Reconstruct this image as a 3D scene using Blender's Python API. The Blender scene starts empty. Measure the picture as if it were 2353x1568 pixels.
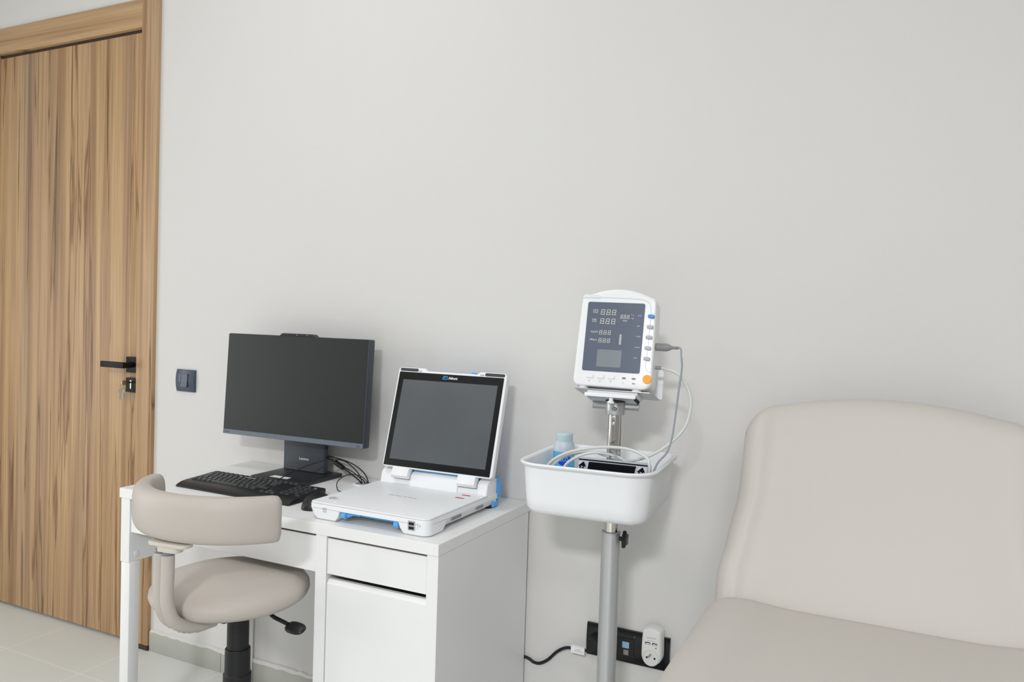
import bpy, bmesh, math, random
from mathutils import Vector, Matrix

C = bpy.context.scene.collection
PI = math.pi
random.seed(7)
sc = bpy.context.scene

# ------------------------------------------------------------------ camera
F_PX = 1795.65
yaw, pitch, roll = -0.4503, -0.02855, 0.03155
d = Vector((math.sin(yaw)*math.cos(pitch), math.cos(yaw)*math.cos(pitch), math.sin(pitch)))
r = Vector((math.cos(yaw), -math.sin(yaw), 0)); u = r.cross(d)
r2 = r*math.cos(roll) + u*math.sin(roll); u2 = -r*math.sin(roll) + u*math.cos(roll)
cam = bpy.data.cameras.new('camera'); cam.sensor_width = 36; cam.lens = F_PX/2353*36
cam.clip_start = 0.05
co = bpy.data.objects.new('camera', cam); C.objects.link(co)
m = Matrix((r2, u2, -d)).transposed().to_4x4(); m.translation = (1.94107, -1.99891, 1.26211)
co.matrix_world = m
sc.camera = co

# ------------------------------------------------------------------ world, lights, exposure
sc.view_settings.view_transform = 'Standard'
sc.view_settings.look = 'None'
sc.view_settings.gamma = 1.0
sc.view_settings.use_curve_mapping = False
sc.view_settings.exposure = 0.0
w = bpy.data.worlds.new('world'); sc.world = w; w.use_nodes = True
w.node_tree.nodes['Background'].inputs[0].default_value = (0.97, 0.985, 1, 1)
w.node_tree.nodes['Background'].inputs[1].default_value = 0.3

def area(name, loc, sx, sy, power, col, rot=(0, 0, 0)):
    l = bpy.data.lights.new(name, 'AREA'); l.shape = 'RECTANGLE'; l.size = sx; l.size_y = sy
    l.energy = power; l.color = col
    o = bpy.data.objects.new(name, l); C.objects.link(o); o.location = loc; o.rotation_euler = rot
    return o
COOL = (0.972, 0.985, 1.0)
COOL = (0.972, 0.985, 1.0)
COOL = (0.975, 0.985, 1.0)
area('ceiling_panel_light', (0.45, -1.1, 3.17), 0.6, 0.6, 12, COOL)
area('ceiling_panel_light', (-1.4, -3.4, 3.17), 0.6, 0.6, 17, COOL)
area('ceiling_panel_light', (2.3, -5.0, 3.17), 0.6, 0.6, 190, COOL)
area('ceiling_panel_light', (2.9, -3.4, 3.17), 0.6, 0.6, 22, COOL)
area('front_fill', (2.3, -3.9, 1.5), 1.4, 1.8, 12, COOL, (PI/2, 0, .35))  # unseen fill added behind the camera to soften shadows on the wall
area('side_fill', (-2.25, -1.7, 1.05), 1.2, 1.5, 20, COOL, (PI/2, 0, -PI/2))  # unseen low fill added at the left, brightens the stool seat

# ------------------------------------------------------------------ materials
def lin(c):
    return tuple(((x/255)/12.92 if x/255 <= .04045 else ((x/255+.055)/1.055)**2.4) for x in c) + (1,)

def mat(name, rgb, rough=.5, metal=0.0, spec=.5, bump=0, bscale=200, var=0.0, vscale=8, trans=0, alpha=1, coat=0, ior=1.45, sss=0):
    M = bpy.data.materials.new(name); M.use_nodes = True
    n = M.node_tree.nodes; L = M.node_tree.links; b = n['Principled BSDF']
    c = lin(rgb)
    b.inputs['Base Color'].default_value = c
    b.inputs['Roughness'].default_value = rough; b.inputs['Metallic'].default_value = metal
    b.inputs['Specular IOR Level'].default_value = spec; b.inputs['IOR'].default_value = ior
    b.inputs['Transmission Weight'].default_value = trans; b.inputs['Alpha'].default_value = alpha
    b.inputs['Coat Weight'].default_value = coat
    tc = n.new('ShaderNodeTexCoord')
    ns = n.new('ShaderNodeTexNoise'); ns.inputs['Scale'].default_value = vscale; ns.inputs['Detail'].default_value = 3
    L.new(tc.outputs['Object'], ns.inputs['Vector'])
    mx = n.new('ShaderNodeMix'); mx.data_type = 'RGBA'
    v = var if var else .012
    mx.inputs[6].default_value = tuple(max(0, x*(1-v)) for x in c[:3]) + (1,)
    mx.inputs[7].default_value = tuple(min(1, x*(1+v)) for x in c[:3]) + (1,)
    L.new(ns.outputs['Fac'], mx.inputs[0]); L.new(mx.outputs[2], b.inputs['Base Color'])
    if bump:
        nb = n.new('ShaderNodeTexNoise'); nb.inputs['Scale'].default_value = bscale; nb.inputs['Detail'].default_value = 2
        L.new(tc.outputs['Object'], nb.inputs['Vector'])
        bp = n.new('ShaderNodeBump'); bp.inputs['Strength'].default_value = bump; bp.inputs['Distance'].default_value = .001
        L.new(nb.outputs['Fac'], bp.inputs['Height']); L.new(bp.outputs['Normal'], b.inputs['Normal'])
    return M

def wood(name, axis):
    """vertical (axis 'Z') or horizontal (axis 'X') streaky laminate"""
    M = bpy.data.materials.new(name); M.use_nodes = True
    n = M.node_tree.nodes; L = M.node_tree.links; b = n['Principled BSDF']
    b.inputs['Roughness'].default_value = .45; b.inputs['Specular IOR Level'].default_value = .35
    g = n.new('ShaderNodeNewGeometry')
    def noise(sc_across, sc_along, detail, dist=0, off=0):
        mp = n.new('ShaderNodeMapping')
        s = (sc_across, 1, sc_along) if axis == 'Z' else (sc_along, 1, sc_across)
        mp.inputs['Scale'].default_value = s; mp.inputs['Location'].default_value = (off, 0, off*.7)
        L.new(g.outputs['Position'], mp.inputs['Vector'])
        t = n.new('ShaderNodeTexNoise'); t.inputs['Scale'].default_value = 1; t.inputs['Detail'].default_value = detail
        t.inputs['Distortion'].default_value = dist
        L.new(mp.outputs['Vector'], t.inputs['Vector']); return t.outputs['Fac']
    def ramp(src, stops):
        rp = n.new('ShaderNodeValToRGB'); e = rp.color_ramp.elements
        while len(e) < len(stops): e.new(.5)
        for k, (p, c) in enumerate(stops): e[k].position = p; e[k].color = lin(c)
        L.new(src, rp.inputs[0]); return rp.outputs[0]
    def mix(fac, a, bb, mode='MIX'):
        x = n.new('ShaderNodeMix'); x.data_type = 'RGBA'; x.blend_type = mode
        if isinstance(fac, float): x.inputs[0].default_value = fac
        else: L.new(fac, x.inputs[0])
        L.new(a, x.inputs[6]); L.new(bb, x.inputs[7]); return x.outputs[2]
    base = ramp(noise(19, .42, 4, .35, 2.4), [(.28, (112, 84, 62)), (.40, (150, 116, 86)), (.48, (178, 144, 108)), (.57, (196, 164, 124)), (.66, (166, 130, 94)), (.78, (184, 150, 112))])
    hue = ramp(noise(8, .3, 2, .2, 7.3), [(.3, (158, 140, 122)), (.5, (190, 154, 114)), (.7, (204, 170, 122))])
    c = mix(.38, base, hue)
    fine = ramp(noise(110, 1.6, 4, .3, 3.1), [(.25, (188, 184, 180)), (.5, (255, 255, 255)), (.8, (240, 238, 235))])
    c = mix(.7, c, fine, 'MULTIPLY')
    vein = ramp(noise(24, .8, 3.5, .9, 11.7), [(.585, (255, 255, 255)), (.625, (148, 126, 108)), (.66, (236, 230, 222))])
    c = mix(.75, c, vein, 'MULTIPLY')
    L.new(c, b.inputs['Base Color'])
    return M

def wall_paint(name, rgb):
    return mat(name, rgb, .75, spec=.25, bump=.12, bscale=260, var=.012, vscale=3)

def tile_mat():
    M = mat('floor_tile', (212, 214, 209), .35, spec=.45, var=.08, vscale=2.2)
    n = M.node_tree.nodes; L = M.node_tree.links; b = n['Principled BSDF']
    g = n.new('ShaderNodeNewGeometry'); sp = n.new('ShaderNodeSeparateXYZ'); L.new(g.outputs['Position'], sp.inputs[0])
    def joint(out, off, per, wd):
        a = n.new('ShaderNodeMath'); a.operation = 'ADD'; a.inputs[1].default_value = 40*per - off + per/2; L.new(out, a.inputs[0])
        mo = n.new('ShaderNodeMath'); mo.operation = 'MODULO'; mo.inputs[1].default_value = per; L.new(a.outputs[0], mo.inputs[0])
        s = n.new('ShaderNodeMath'); s.operation = 'SUBTRACT'; s.inputs[1].default_value = per/2; L.new(mo.outputs[0], s.inputs[0])
        ab = n.new('ShaderNodeMath'); ab.operation = 'ABSOLUTE'; L.new(s.outputs[0], ab.inputs[0])
        lt = n.new('ShaderNodeMath'); lt.operation = 'LESS_THAN'; lt.inputs[1].default_value = wd; L.new(ab.outputs[0], lt.inputs[0])
        return lt.outputs[0]
    jx = joint(sp.outputs[0], -.511, .405, .0022); jy = joint(sp.outputs[1], -.250, .405, .0022)
    mxx = n.new('ShaderNodeMath'); mxx.operation = 'MAXIMUM'; L.new(jx, mxx.inputs[0]); L.new(jy, mxx.inputs[1])
    old = b.inputs['Base Color'].links[0].from_socket
    mx = n.new('ShaderNodeMix'); mx.data_type = 'RGBA'; mx.inputs[7].default_value = lin((226, 226, 221))
    L.new(mxx.outputs[0], mx.inputs[0]); L.new(old, mx.inputs[6]); L.new(mx.outputs[2], b.inputs['Base Color'])
    return M

MT = dict(
    wall=wall_paint('wall_paint', (218, 216, 213)),
    ceiling=wall_paint('ceiling_paint', (224, 224, 222)),
    floor=tile_mat(),
    skirt=mat('skirting_tile', (176, 176, 168), .5, var=.06, vscale=14),
    woodv=wood('wood_vertical', 'Z'), woodh=wood('wood_horizontal', 'X'),
    brown=mat('dark_brown_plastic', (62, 44, 40), .5),
    black=mat('black_metal', (9, 9, 10), .5, spec=.3),
    steel=mat('key_steel', (158, 152, 142), .3, 1.0),
    navy=mat('switch_plastic', (66, 76, 92), .33, var=.02),
    white=mat('white_laminate', (238, 238, 237), .38, spec=.4),
    whitep=mat('white_plastic', (236, 238, 240), .42, spec=.4),
    whiteg=mat('white_gloss_plastic', (238, 239, 240), .28, spec=.5),
    rawedge=mat('raw_chipboard', (96, 72, 56), .8),
    dark=mat('dark_gap', (25, 22, 20), .8),
    vinyl=mat('beige_vinyl', (190, 182, 174), .48, spec=.35, bump=.10, bscale=700, var=.02, vscale=5),
    vinylc=mat('couch_vinyl', (200, 194, 187), .46, spec=.35, bump=.06, bscale=500, var=.015, vscale=3),
    beigep=mat('beige_plastic', (208, 201, 190), .4),
    greyp=mat('grey_plastic', (120, 128, 134), .4),
    slate=mat('slate_plastic', (66, 71, 78), .45, var=.03, vscale=60),
    chin=mat('chin_plastic', (106, 113, 124), .42, var=.02, vscale=80),
    base=mat('base_black', (40, 42, 46), .38),
    screen=mat('matte_screen', (31, 35, 34), .42, spec=.5, var=.10, vscale=3),
    blackp=mat('black_plastic', (26, 27, 29), .42),
    key=mat('key_cap', (40, 41, 44), .38),
    legend=mat('white_print', (225, 228, 230), .6),
    greyprint=mat('grey_print', (150, 152, 156), .6),
    darkprint=mat('dark_print', (40, 42, 48), .6),
    rubber=mat('black_rubber', (22, 22, 24), .5),
    blue=mat('sky_blue_plastic', (92, 172, 236), .4),
    glass=mat('black_glass', (20, 22, 23), .06, spec=.6),
    lcd=mat('lcd_glass', (88, 92, 96), .14, spec=.6, var=.18, vscale=6),
    red=mat('red_print', (190, 40, 60), .5),
    bpglass=mat('slate_glass', (96, 104, 120), .2, spec=.5, var=.05, vscale=14),
    bplcd=mat('grey_lcd', (128, 136, 142), .25, var=.03),
    led=mat('led_segment', (222, 220, 208), .5),
    orange=mat('orange_rubber', (250, 170, 55), .45),
    btnblue=mat('button_blue', (92, 146, 208), .45),
    btngrey=mat('button_grey', (182, 186, 194), .45),
    silver=mat('satin_aluminium', (196, 198, 200), .38, .85),
    tubeg=mat('grey_painted_tube', (196, 197, 198), .34, .55),
    chrome=mat('chrome', (215, 212, 206), .07, 1.0),
    cable=mat('grey_cable', (156, 164, 172), .4),
    hose=mat('white_hose', (214, 217, 213), .38),
    plug=mat('connector_grey', (146, 146, 146), .5),
    cap=mat('translucent_cap', (214, 238, 243), .28, trans=.30, ior=1.3),
    bottle=mat('translucent_bottle', (222, 232, 242), .3, trans=.25, ior=1.3),
    labelb=mat('label_blue', (96, 178, 226), .45, var=.05, vscale=30),
    deepblue=mat('label_deep_blue', (18, 70, 214), .45),
    cuffblack=mat('cuff_black_loop', (18, 19, 23), .95, spec=.1, bump=.6, bscale=900),
    cuffgrey=mat('cuff_grey_nylon', (186, 192, 200), .6),
    gloss=mat('gloss_black', (14, 15, 17), .15, spec=.5),
    charger=mat('charger_plastic', (228, 228, 224), .35),
    paper=mat('paper', (236, 237, 238), .7),
    brass=mat('brass_pin', (196, 180, 140), .3, 1.0),
    green=mat('green_glass', (40, 110, 90), .3),
    led_red=mat('red_lens', (150, 20, 20), .3),
    rjblue=mat('rj_window', (166, 198, 226), .35),
    metalgrey=mat('painted_steel', (120, 122, 124), .4, .4),
)

# ------------------------------------------------------------------ mesh helpers
def add(bm, verts, faces):
    vs = [bm.verts.new(v) for v in verts]
    for f in faces:
        try: bm.faces.new([vs[i] for i in f])
        except ValueError: pass
    return vs

def box(bm, x0, x1, y0, y1, z0, z1, bev=0, seg=2):
    t = bmesh.new()
    add(t, [(x, y, z) for x in (x0, x1) for y in (y0, y1) for z in (z0, z1)],
        [(0, 1, 3, 2), (4, 6, 7, 5), (0, 4, 5, 1), (2, 3, 7, 6), (0, 2, 6, 4), (1, 5, 7, 3)])
    if bev: bmesh.ops.bevel(t, geom=t.edges[:], offset=bev, segments=seg, profile=.5, affect='EDGES', clamp_overlap=True)
    join(bm, t)

def join(bm, t, mtx=None):
    if mtx is not None: t.transform(mtx)
    me = bpy.data.meshes.new('tmp'); t.to_mesh(me); bm.from_mesh(me); bpy.data.meshes.remove(me); t.free()

def rrect(x0, x1, y0, y1, rad, n=6):
    """rounded rectangle outline, counter-clockwise; rad = number or 4 numbers (bl, br, tr, tl)"""
    R = [rad]*4 if not hasattr(rad, '__len__') else rad
    P = []
    for (cx, cy, a, rr) in ((x0, y0, PI, R[0]), (x1, y0, 1.5*PI, R[1]), (x1, y1, 0, R[2]), (x0, y1, .5*PI, R[3])):
        ox = cx + (rr if cx == x0 else -rr); oy = cy + (rr if cy == y0 else -rr)
        if rr <= 0: P.append((cx, cy)); continue
        for k in range(n+1):
            t = a + k*PI/2/n; P.append((ox+rr*math.cos(t), oy+rr*math.sin(t)))
    return P

def prism(bm, poly, a, b, plane='XY', bev=0, seg=2, both=True):
    """extrude 2-D outline between a and b along the missing axis; plane names the outline's axes"""
    t = bmesh.new()
    def P(p, h):
        return {'XY': (p[0], p[1], h), 'XZ': (p[0], h, p[1]), 'YZ': (h, p[0], p[1])}[plane]
    n = len(poly)
    lo = [t.verts.new(P(p, a)) for p in poly]; hi = [t.verts.new(P(p, b)) for p in poly]
    f0 = t.faces.new(lo); f1 = t.faces.new(hi)
    for i in range(n): t.faces.new([lo[i], lo[(i+1) % n], hi[(i+1) % n], hi[i]])
    bmesh.ops.recalc_face_normals(t, faces=t.faces[:])
    if bev:
        ed = list(f0.edges)*(1 if both else 0) + list(f1.edges) if both else list(f0.edges)
        bmesh.ops.bevel(t, geom=list(set(ed)), offset=bev, segments=seg, profile=.5, affect='EDGES', clamp_overlap=True)
    join(bm, t)

def arc(cx, cy, rr, a0, a1, n=7):
    return [(cx+rr*math.cos(a0+(a1-a0)*k/n), cy+rr*math.sin(a0+(a1-a0)*k/n)) for k in range(n+1)]

def spline(pts, sub=8):
    P = [Vector(p) for p in pts]; out = []
    Q = [2*P[0]-P[1]] + P + [2*P[-1]-P[-2]]
    for i in range(1, len(Q)-2):
        for k in range(sub):
            t = k/sub; a, b, c, e = Q[i-1], Q[i], Q[i+1], Q[i+2]
            out.append(.5*((2*b) + (c-a)*t + (2*a-5*b+4*c-e)*t*t + (3*b-3*c+e-a)*t**3))
    out.append(P[-1]); return out

def tube(bm, pts, rad, n=10, smooth=True, sub=8, closed_caps=True):
    P = spline(pts, sub) if smooth else [Vector(p) for p in pts]
    m_ = len(P); R = rad if callable(rad) else (lambda s: rad)
    rings = []; nrm = None
    for i in range(m_):
        tg = (P[min(i+1, m_-1)]-P[max(i-1, 0)]).normalized()
        if nrm is None:
            nrm = tg.orthogonal().normalized()
        else:
            nrm = (nrm - tg*nrm.dot(tg)).normalized()
        bn = tg.cross(nrm); rr = R(i/(m_-1))
        rings.append([bm.verts.new(P[i]+rr*(math.cos(2*PI*k/n)*nrm+math.sin(2*PI*k/n)*bn)) for k in range(n)])
    for i in range(m_-1):
        for k in range(n):
            bm.faces.new([rings[i][k], rings[i][(k+1) % n], rings[i+1][(k+1) % n], rings[i+1][k]])
    if closed_caps: bm.faces.new(rings[0][::-1]); bm.faces.new(rings[-1])

def cyl(bm, a, b, rad, n=24, r1=None, bev=0):
    t = bmesh.new(); a = Vector(a); b = Vector(b); L = (b-a).length
    prof = [(rad, 0), (r1 if r1 is not None else rad, L)]
    if bev: prof = [(rad-bev, 0), (rad-bev*.3, bev*.3), (rad, bev), (rad, L-bev), (rad-bev*.3, L-bev*.3), (rad-bev, L)]
    lathe(t, prof, n)
    q = Vector((0, 0, 1)).rotation_difference((b-a).normalized())
    join(bm, t, Matrix.Translation(a) @ q.to_matrix().to_4x4())

def lathe(bm, prof, n=32, cx=0, cy=0, caps=True):
    rings = []
    for (rr, z) in prof:
        if rr < 1e-6: rings.append([bm.verts.new((cx, cy, z))])
        else: rings.append([bm.verts.new((cx+rr*math.cos(2*PI*k/n), cy+rr*math.sin(2*PI*k/n), z)) for k in range(n)])
    for i in range(len(rings)-1):
        A, B = rings[i], rings[i+1]
        for k in range(n):
            k2 = (k+1) % n
            if len(A) == 1 and len(B) == 1: continue
            if len(A) == 1: bm.faces.new([A[0], B[k2], B[k]])
            elif len(B) == 1: bm.faces.new([A[k], A[k2], B[0]])
            else: bm.faces.new([A[k], A[k2], B[k2], B[k]])
    if caps:
        if len(rings[0]) > 1: bm.faces.new(rings[0][::-1])
        if len(rings[-1]) > 1: bm.faces.new(rings[-1])

def grid(bm, G, close=False):
    V = [[bm.verts.new(p) for p in row] for row in G]
    for i in range(len(V)-1):
        m_ = len(V[i])
        for k in range(m_ if close else m_-1):
            bm.faces.new([V[i][k], V[i][(k+1) % m_], V[i+1][(k+1) % m_], V[i+1][k]])
    return V

WORLD = {}
def wm(o): return WORLD.get(o.name, Matrix())

def obj(name, bm, material, parent=None, mtx=None, smooth=True, angle=35, label=None, local=False):
    """link ONE mesh object; geometry is given in world space (after mtx) unless local"""
    if mtx is not None: bm.transform(mtx)
    if parent is not None and not local: bm.transform(wm(parent).inverted())
    bmesh.ops.remove_doubles(bm, verts=bm.verts[:], dist=1e-6)
    bmesh.ops.recalc_face_normals(bm, faces=bm.faces[:])
    me = bpy.data.meshes.new(name); bm.to_mesh(me); bm.free()
    for mm in (material if isinstance(material, (list, tuple)) else [material]):
        me.materials.append(MT[mm] if isinstance(mm, str) else mm)
    if smooth:
        me.shade_smooth(); me.set_sharp_from_angle(angle=math.radians(angle))
    o = bpy.data.objects.new(name, me); C.objects.link(o)
    if parent is not None:
        o.parent = parent; WORLD[o.name] = wm(parent)
    if label: o['label'] = label
    return o

def tag(o, label, cat, group=None, kind=None):
    o['label'] = label; o['category'] = cat
    if group: o['group'] = group
    if kind: o['kind'] = kind
    return o

def thing(name, label, cat, loc, group=None):
    o = bpy.data.objects.new(name, None); C.objects.link(o); o.location = loc
    o.empty_display_size = .05
    WORLD[o.name] = Matrix.Translation(loc)
    return tag(o, label, cat, group)

def B(): return bmesh.new()

UP = Matrix.Rotation(PI/2, 4, 'X')            # text plane (x, y) -> (x, z), facing -Y

def text(s, width=None, height=None, align='CENTER', res=3, bold=0):
    cu = bpy.data.curves.new('t', 'FONT'); cu.body = s; cu.resolution_u = res; cu.align_x = 'CENTER'
    cu.offset = bold
    to = bpy.data.objects.new('t', cu); C.objects.link(to)
    me = bpy.data.meshes.new_from_object(to)
    bm = bmesh.new(); bm.from_mesh(me)
    bpy.data.meshes.remove(me); bpy.data.objects.remove(to); bpy.data.curves.remove(cu)
    xs = [v.co.x for v in bm.verts]; ys = [v.co.y for v in bm.verts]
    cx, cy = (min(xs)+max(xs))/2, (min(ys)+max(ys))/2; W_, H_ = max(xs)-min(xs), max(ys)-min(ys)
    sx = width/W_ if width else height/H_
    sy = height/H_ if height else width/W_
    bm.transform(Matrix.Diagonal((sx, sy, 1, 1)) @ Matrix.Translation((-cx, -cy, 0)))
    return bm

def T(x, y, z): return Matrix.Translation((x, y, z))
def frame(o, yw, tilt, rl=0):
    return T(*o) @ Matrix.Rotation(yw, 4, 'Z') @ Matrix.Rotation(tilt, 4, 'X') @ Matrix.Rotation(rl, 4, 'Y')

# ================================================================== SETTING
def struct(name, bm, mt, label, cat, parent=None, **k):
    o = obj(name, bm, mt, parent, **k)
    if parent is None: tag(o, label, cat, kind='structure')
    return o

XL, XR, YF, ZC = -2.3, 3.4, -5.6, 3.2
b = B(); box(b, XL, XR, YF, 0.12, -.06, 0); struct('floor', b, 'floor', 'grey beige square floor tiles with pale grout lines', 'floor')
b = B(); box(b, XL, XR, YF, 0.12, ZC, ZC+.06); struct('ceiling', b, 'ceiling', 'plain white ceiling above the room', 'ceiling')
DX0, DX1, DZ1 = -1.418, -.5515, 2.283          # door opening
b = B(); box(b, XL, DX0, 0, .12, 0, ZC); box(b, DX0, DX1, 0, .12, DZ1, ZC); box(b, DX1, XR, 0, .12, 0, ZC)
struct('wall_back', b, 'wall', 'plain off-white painted wall behind the desk and couch', 'wall')
b = B(); box(b, XL-.1, XL, YF, .12, 0, ZC); struct('wall_left', b, 'ceiling', 'plain off-white wall at the far left, beyond the door', 'wall')
# skirting
b = B(); box(b, -.462, -.107, -.010, 0, 0, .074, .001); box(b, -.105, .70, -.010, 0, 0, .075, .001); box(b, .702, 2.0, -.010, 0, 0, .075, .001); box(b, 2.002, XR, -.010, 0, 0, .075, .001)
bb = struct('baseboard_back', b, 'skirt', 'low grey tile skirting along the wall under the desk', 'baseboard')
random.seed(3)
b = B()
top = []; x = -.455
while x < .72:
    top.append((x, .081+random.uniform(-.003, .004))); x += random.uniform(.012, .03)
bot = [(px, .073-random.uniform(0, .006)) for (px, _) in top]
prism(b, top[::-1]+bot, -.0106, -.0002, 'XZ')
obj('paint_smear', b, 'wall', bb, smooth=False, label='ragged line of wall paint left on the skirting top')

# ------------------------------------------------------------------ door
door = bpy.data.objects.new('door_1', None); C.objects.link(door); door.location = ((DX0+DX1)/2, 0, 0)
WORLD[door.name] = T(*door.location)
tag(door, 'tall wooden door with striped walnut grain and black lever handle', 'door', kind='structure')
b = B(); box(b, DX0+.004, DX1-.004, .002, .045, .012, 2.268, .0015); obj('door_leaf', b, 'woodv', door)
b = B()
box(b, DX1-.001, -.467, -.014, .06, .0175, 2.385, .0015)
obj('door_jamb', b, 'woodv', door)
b = B(); box(b, DX0-.09, DX0+.001, -.014, .06, .0175, 2.385, .0015); obj('door_jamb', b, 'woodv', door)
b = B(); box(b, DX0+.001, DX1-.001, -.013, .06, 2.281, 2.384, .0015); obj('door_head', b, 'woodh', door)
b = B(); box(b, DX0, DX1, .006, .05, 2.2695, 2.2815); obj('door_stop', b, 'brown', door)
for x0, x1 in ((-.5545, -.4655), (DX0-.0915, DX0+.004)):
    b = B(); box(b, x0, x1, -.0155, .06, .0005, .0165, .001); obj('jamb_foot', b, 'brown', door)
# handle
b = B(); prism(b, rrect(-.6115, -.5535, 1.018, 1.076, .001, 2), -.010, .002, 'XZ', .0012); hp = obj('handle_rose', b, 'black', door)
b = B(); cyl(b, (-.5765, -.009, 1.047), (-.5765, -.050, 1.047), .0105, 20); box(b, -.690, -.566, -.058, -.046, 1.036, 1.058, .0015)
obj('door_handle', b, 'black', door)
b = B(); prism(b, rrect(-.6115, -.5535, .945, .998, .001, 2), -.010, .002, 'XZ', .0012); lp = obj('lock_plate', b, 'black', door)
b = B()
prism(b, arc(-.5820, .984, .0062, -.95, PI+.95, 16) + [(-.5855, .9790), (-.5853, .9600), (-.5820, .9570), (-.5787, .9600), (-.5785, .9790)], -.0122, -.009, 'XZ')
obj('lock_cylinder', b, 'steel', lp)
# the bunch of keys
keys = thing('bunch_of_keys', 'small bunch of steel keys hanging from the door lock', 'keys', (-.5825, -.012, .983))
b = B(); box(b, -.5820, -.5802, -.034, -.0125, .979, .986)
prism(b, [(-.040+.0095*math.cos(t), .9825+.0090*math.sin(t)) for t in [k*2*PI/18 for k in range(18)]], -.5823, -.5799, 'YZ'); obj('key', b, 'steel', keys)
b = B(); tube(b, [(-.5811+.008*math.sin(t)*.35-.003, -.046+.003*math.sin(t), .969+.0095*math.cos(t)) for t in [k*2*PI/16 for k in range(17)]], .0008, 6, closed_caps=False); obj('key_ring', b, 'steel', keys)
for dx, rot in ((-.003, .10), (.0025, -.10)):
    b = B()
    prism(b, [(.0092*math.cos(t), .0092*math.sin(t)) for t in [k*2*PI/20 for k in range(20)]], -.001, .001, 'XZ')
    prism(b, [(-.0033, -.008), (-.0033, -.030), (-.001, -.034), (.001, -.033), (.0033, -.029), (.0022, -.026), (.0033, -.023), (.0022, -.020), (.0033, -.017), (.0033, -.008)], -.0009, .0009, 'XZ')
    obj('key', b, 'steel', keys, mtx=T(-.584+dx, -.046+dx*.8, .952) @ Matrix.Rotation(rot, 4, 'Y') @ Matrix.Rotation(.5+rot*3, 4, 'Z'))

# ------------------------------------------------------------------ light switch
sw = thing('light_switch', 'slate blue plastic light switch on the wall beside the door', 'switch', (-.3055, 0, 1.0055))
b = B()
G = []
for i in range(13):
    z = .9665 + .078*i/12; s = (i/12-.5)*2; dep = .011-.0055*s*s
    G.append([(-.351, -.0002, z), (-.351, -dep+.001, z), (-.349, -dep, z), (-.262, -dep, z), (-.260, -dep+.001, z), (-.260, -.0002, z)])
V = grid(b, G, True); b.faces.new(V[0][::-1]); b.faces.new(V[-1]); obj('switch_plate', b, 'navy', sw)
b = B()
prism(b, rrect(-.331, -.288, .983, 1.030, .001, 2), -.0128, -.009, 'XZ', .0008); obj('switch_surround', b, 'navy', sw)
b = B()
prism(b, [(1.029, -.0135), (1.029, -.009), (.984, -.009), (.984, -.0185), (1.000, -.0150)], -.3195, -.2895, 'YZ')
bmesh.ops.transform(b, matrix=Matrix(((1, 0, 0, 0), (0, 0, 1, 0), (0, 1, 0, 0), (0, 0, 0, 1))), verts=b.verts[:])
obj('rocker', b, 'navy', sw, smooth=False)
b = B()
prism(b, [(-.009, 1.029), (-.0140, 1.029), (-.0160, 1.0), (-.0130, .984), (-.009, .984)], -.3300, -.3203, 'YZ'); obj('rocker', b, 'navy', sw, smooth=False)

# ================================================================== DESK
desk = thing('desk', 'white laminate desk with one wide drawer and a cupboard at the right', 'desk', (.525, -.25, 0))
DB = -.013                                    # back of carcass, clear of the skirting
b = B(); box(b, 0, 1.05, -.5, -.004, .7225, .75, .0008, 1); obj('tabletop', b, 'white', desk)
b = B(); box(b, .006, .041, -.4985, DB, .5415, .7220, .0006, 1); obj('side_rail', b, 'white', desk)
b = B(); cyl(b, (.0412, -.474, .562), (.0428, -.474, .562), .0085, 20, r1=.007); obj('screw_cap', b, 'white', desk)
for y0, y1 in ((-.4985, -.464), (-.048, DB)):
    b = B(); box(b, .0095, .0445, y0, y1, .0005, .541, .0015, 2); obj('leg', b, 'white', desk)
b = B(); box(b, .702, .7345, -.4985, DB, .0005, .7220, .0006, 1); obj('side_panel', b, 'white', desk)
b = B(); box(b, 1.0195, 1.0495, -.4985, DB, .0005, .7220, .0006, 1); obj('side_panel', b, 'white', desk)
b = B(); box(b, .0415, .7015, -.032, DB, .5415, .7220); obj('back_rail', b, 'white', desk)
b = B(); box(b, .735, 1.019, -.020, DB, .06, .7220); box(b, .735, 1.019, -.480, -.021, .06, .075); obj('cabinet_back', b, 'white', desk)
for x0, x1 in ((.042, .7015), (.735, 1.019)):
    b = B(); box(b, x0, x1, -.4925, -.470, .7188, .7224); obj('raw_edge', b, 'rawedge', desk)
# wide drawer
b = B(); box(b, .0435, .6995, -.4955, -.478, .6285, .7165, .0008, 1)
dr = obj('drawer', b, 'white', desk)
b = B(); box(b, .065, .680, -.4775, -.10, .6400, .6440); box(b, .065, .075, -.4775, -.10, .6445, .700); box(b, .670, .680, -.4775, -.10, .6445, .700); obj('drawer_box', b, 'white', dr)
b = B(); box(b, .7358, 1.0175, -.4955, -.478, .6300, .7165, .0008, 1)
dr = obj('drawer', b, 'white', desk)
b = B(); box(b, .752, 1.003, -.4775, -.10, .6400, .6440); box(b, .752, .760, -.4775, -.10, .6445, .700); box(b, .995, 1.003, -.4775, -.10, .6445, .700); obj('drawer_box', b, 'white', dr)
b = B(); prism(b, [(-.4955, .0600), (-.478, .0600), (-.478, .6165), (-.4885, .6165), (-.4955, .6060)], .7365, 1.0185, 'YZ'); obj('cupboard_door', b, 'white', desk, smooth=False)
b = B()
gx, gy = .535, -.082
lathe(b, [(.024, .7503), (.034, .7503), (.0335, .7525), (.030, .7540), (.026, .7535), (.024, .7520)], 40, gx, gy, caps=False)
obj('cable_grommet', b, 'white', desk)
b = B(); lathe(b, [(0, .7502), (.0236, .7502), (.0236, .7506), (0, .7506)], 32, gx, gy); obj('grommet_hole', b, 'btngrey', desk)

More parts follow.
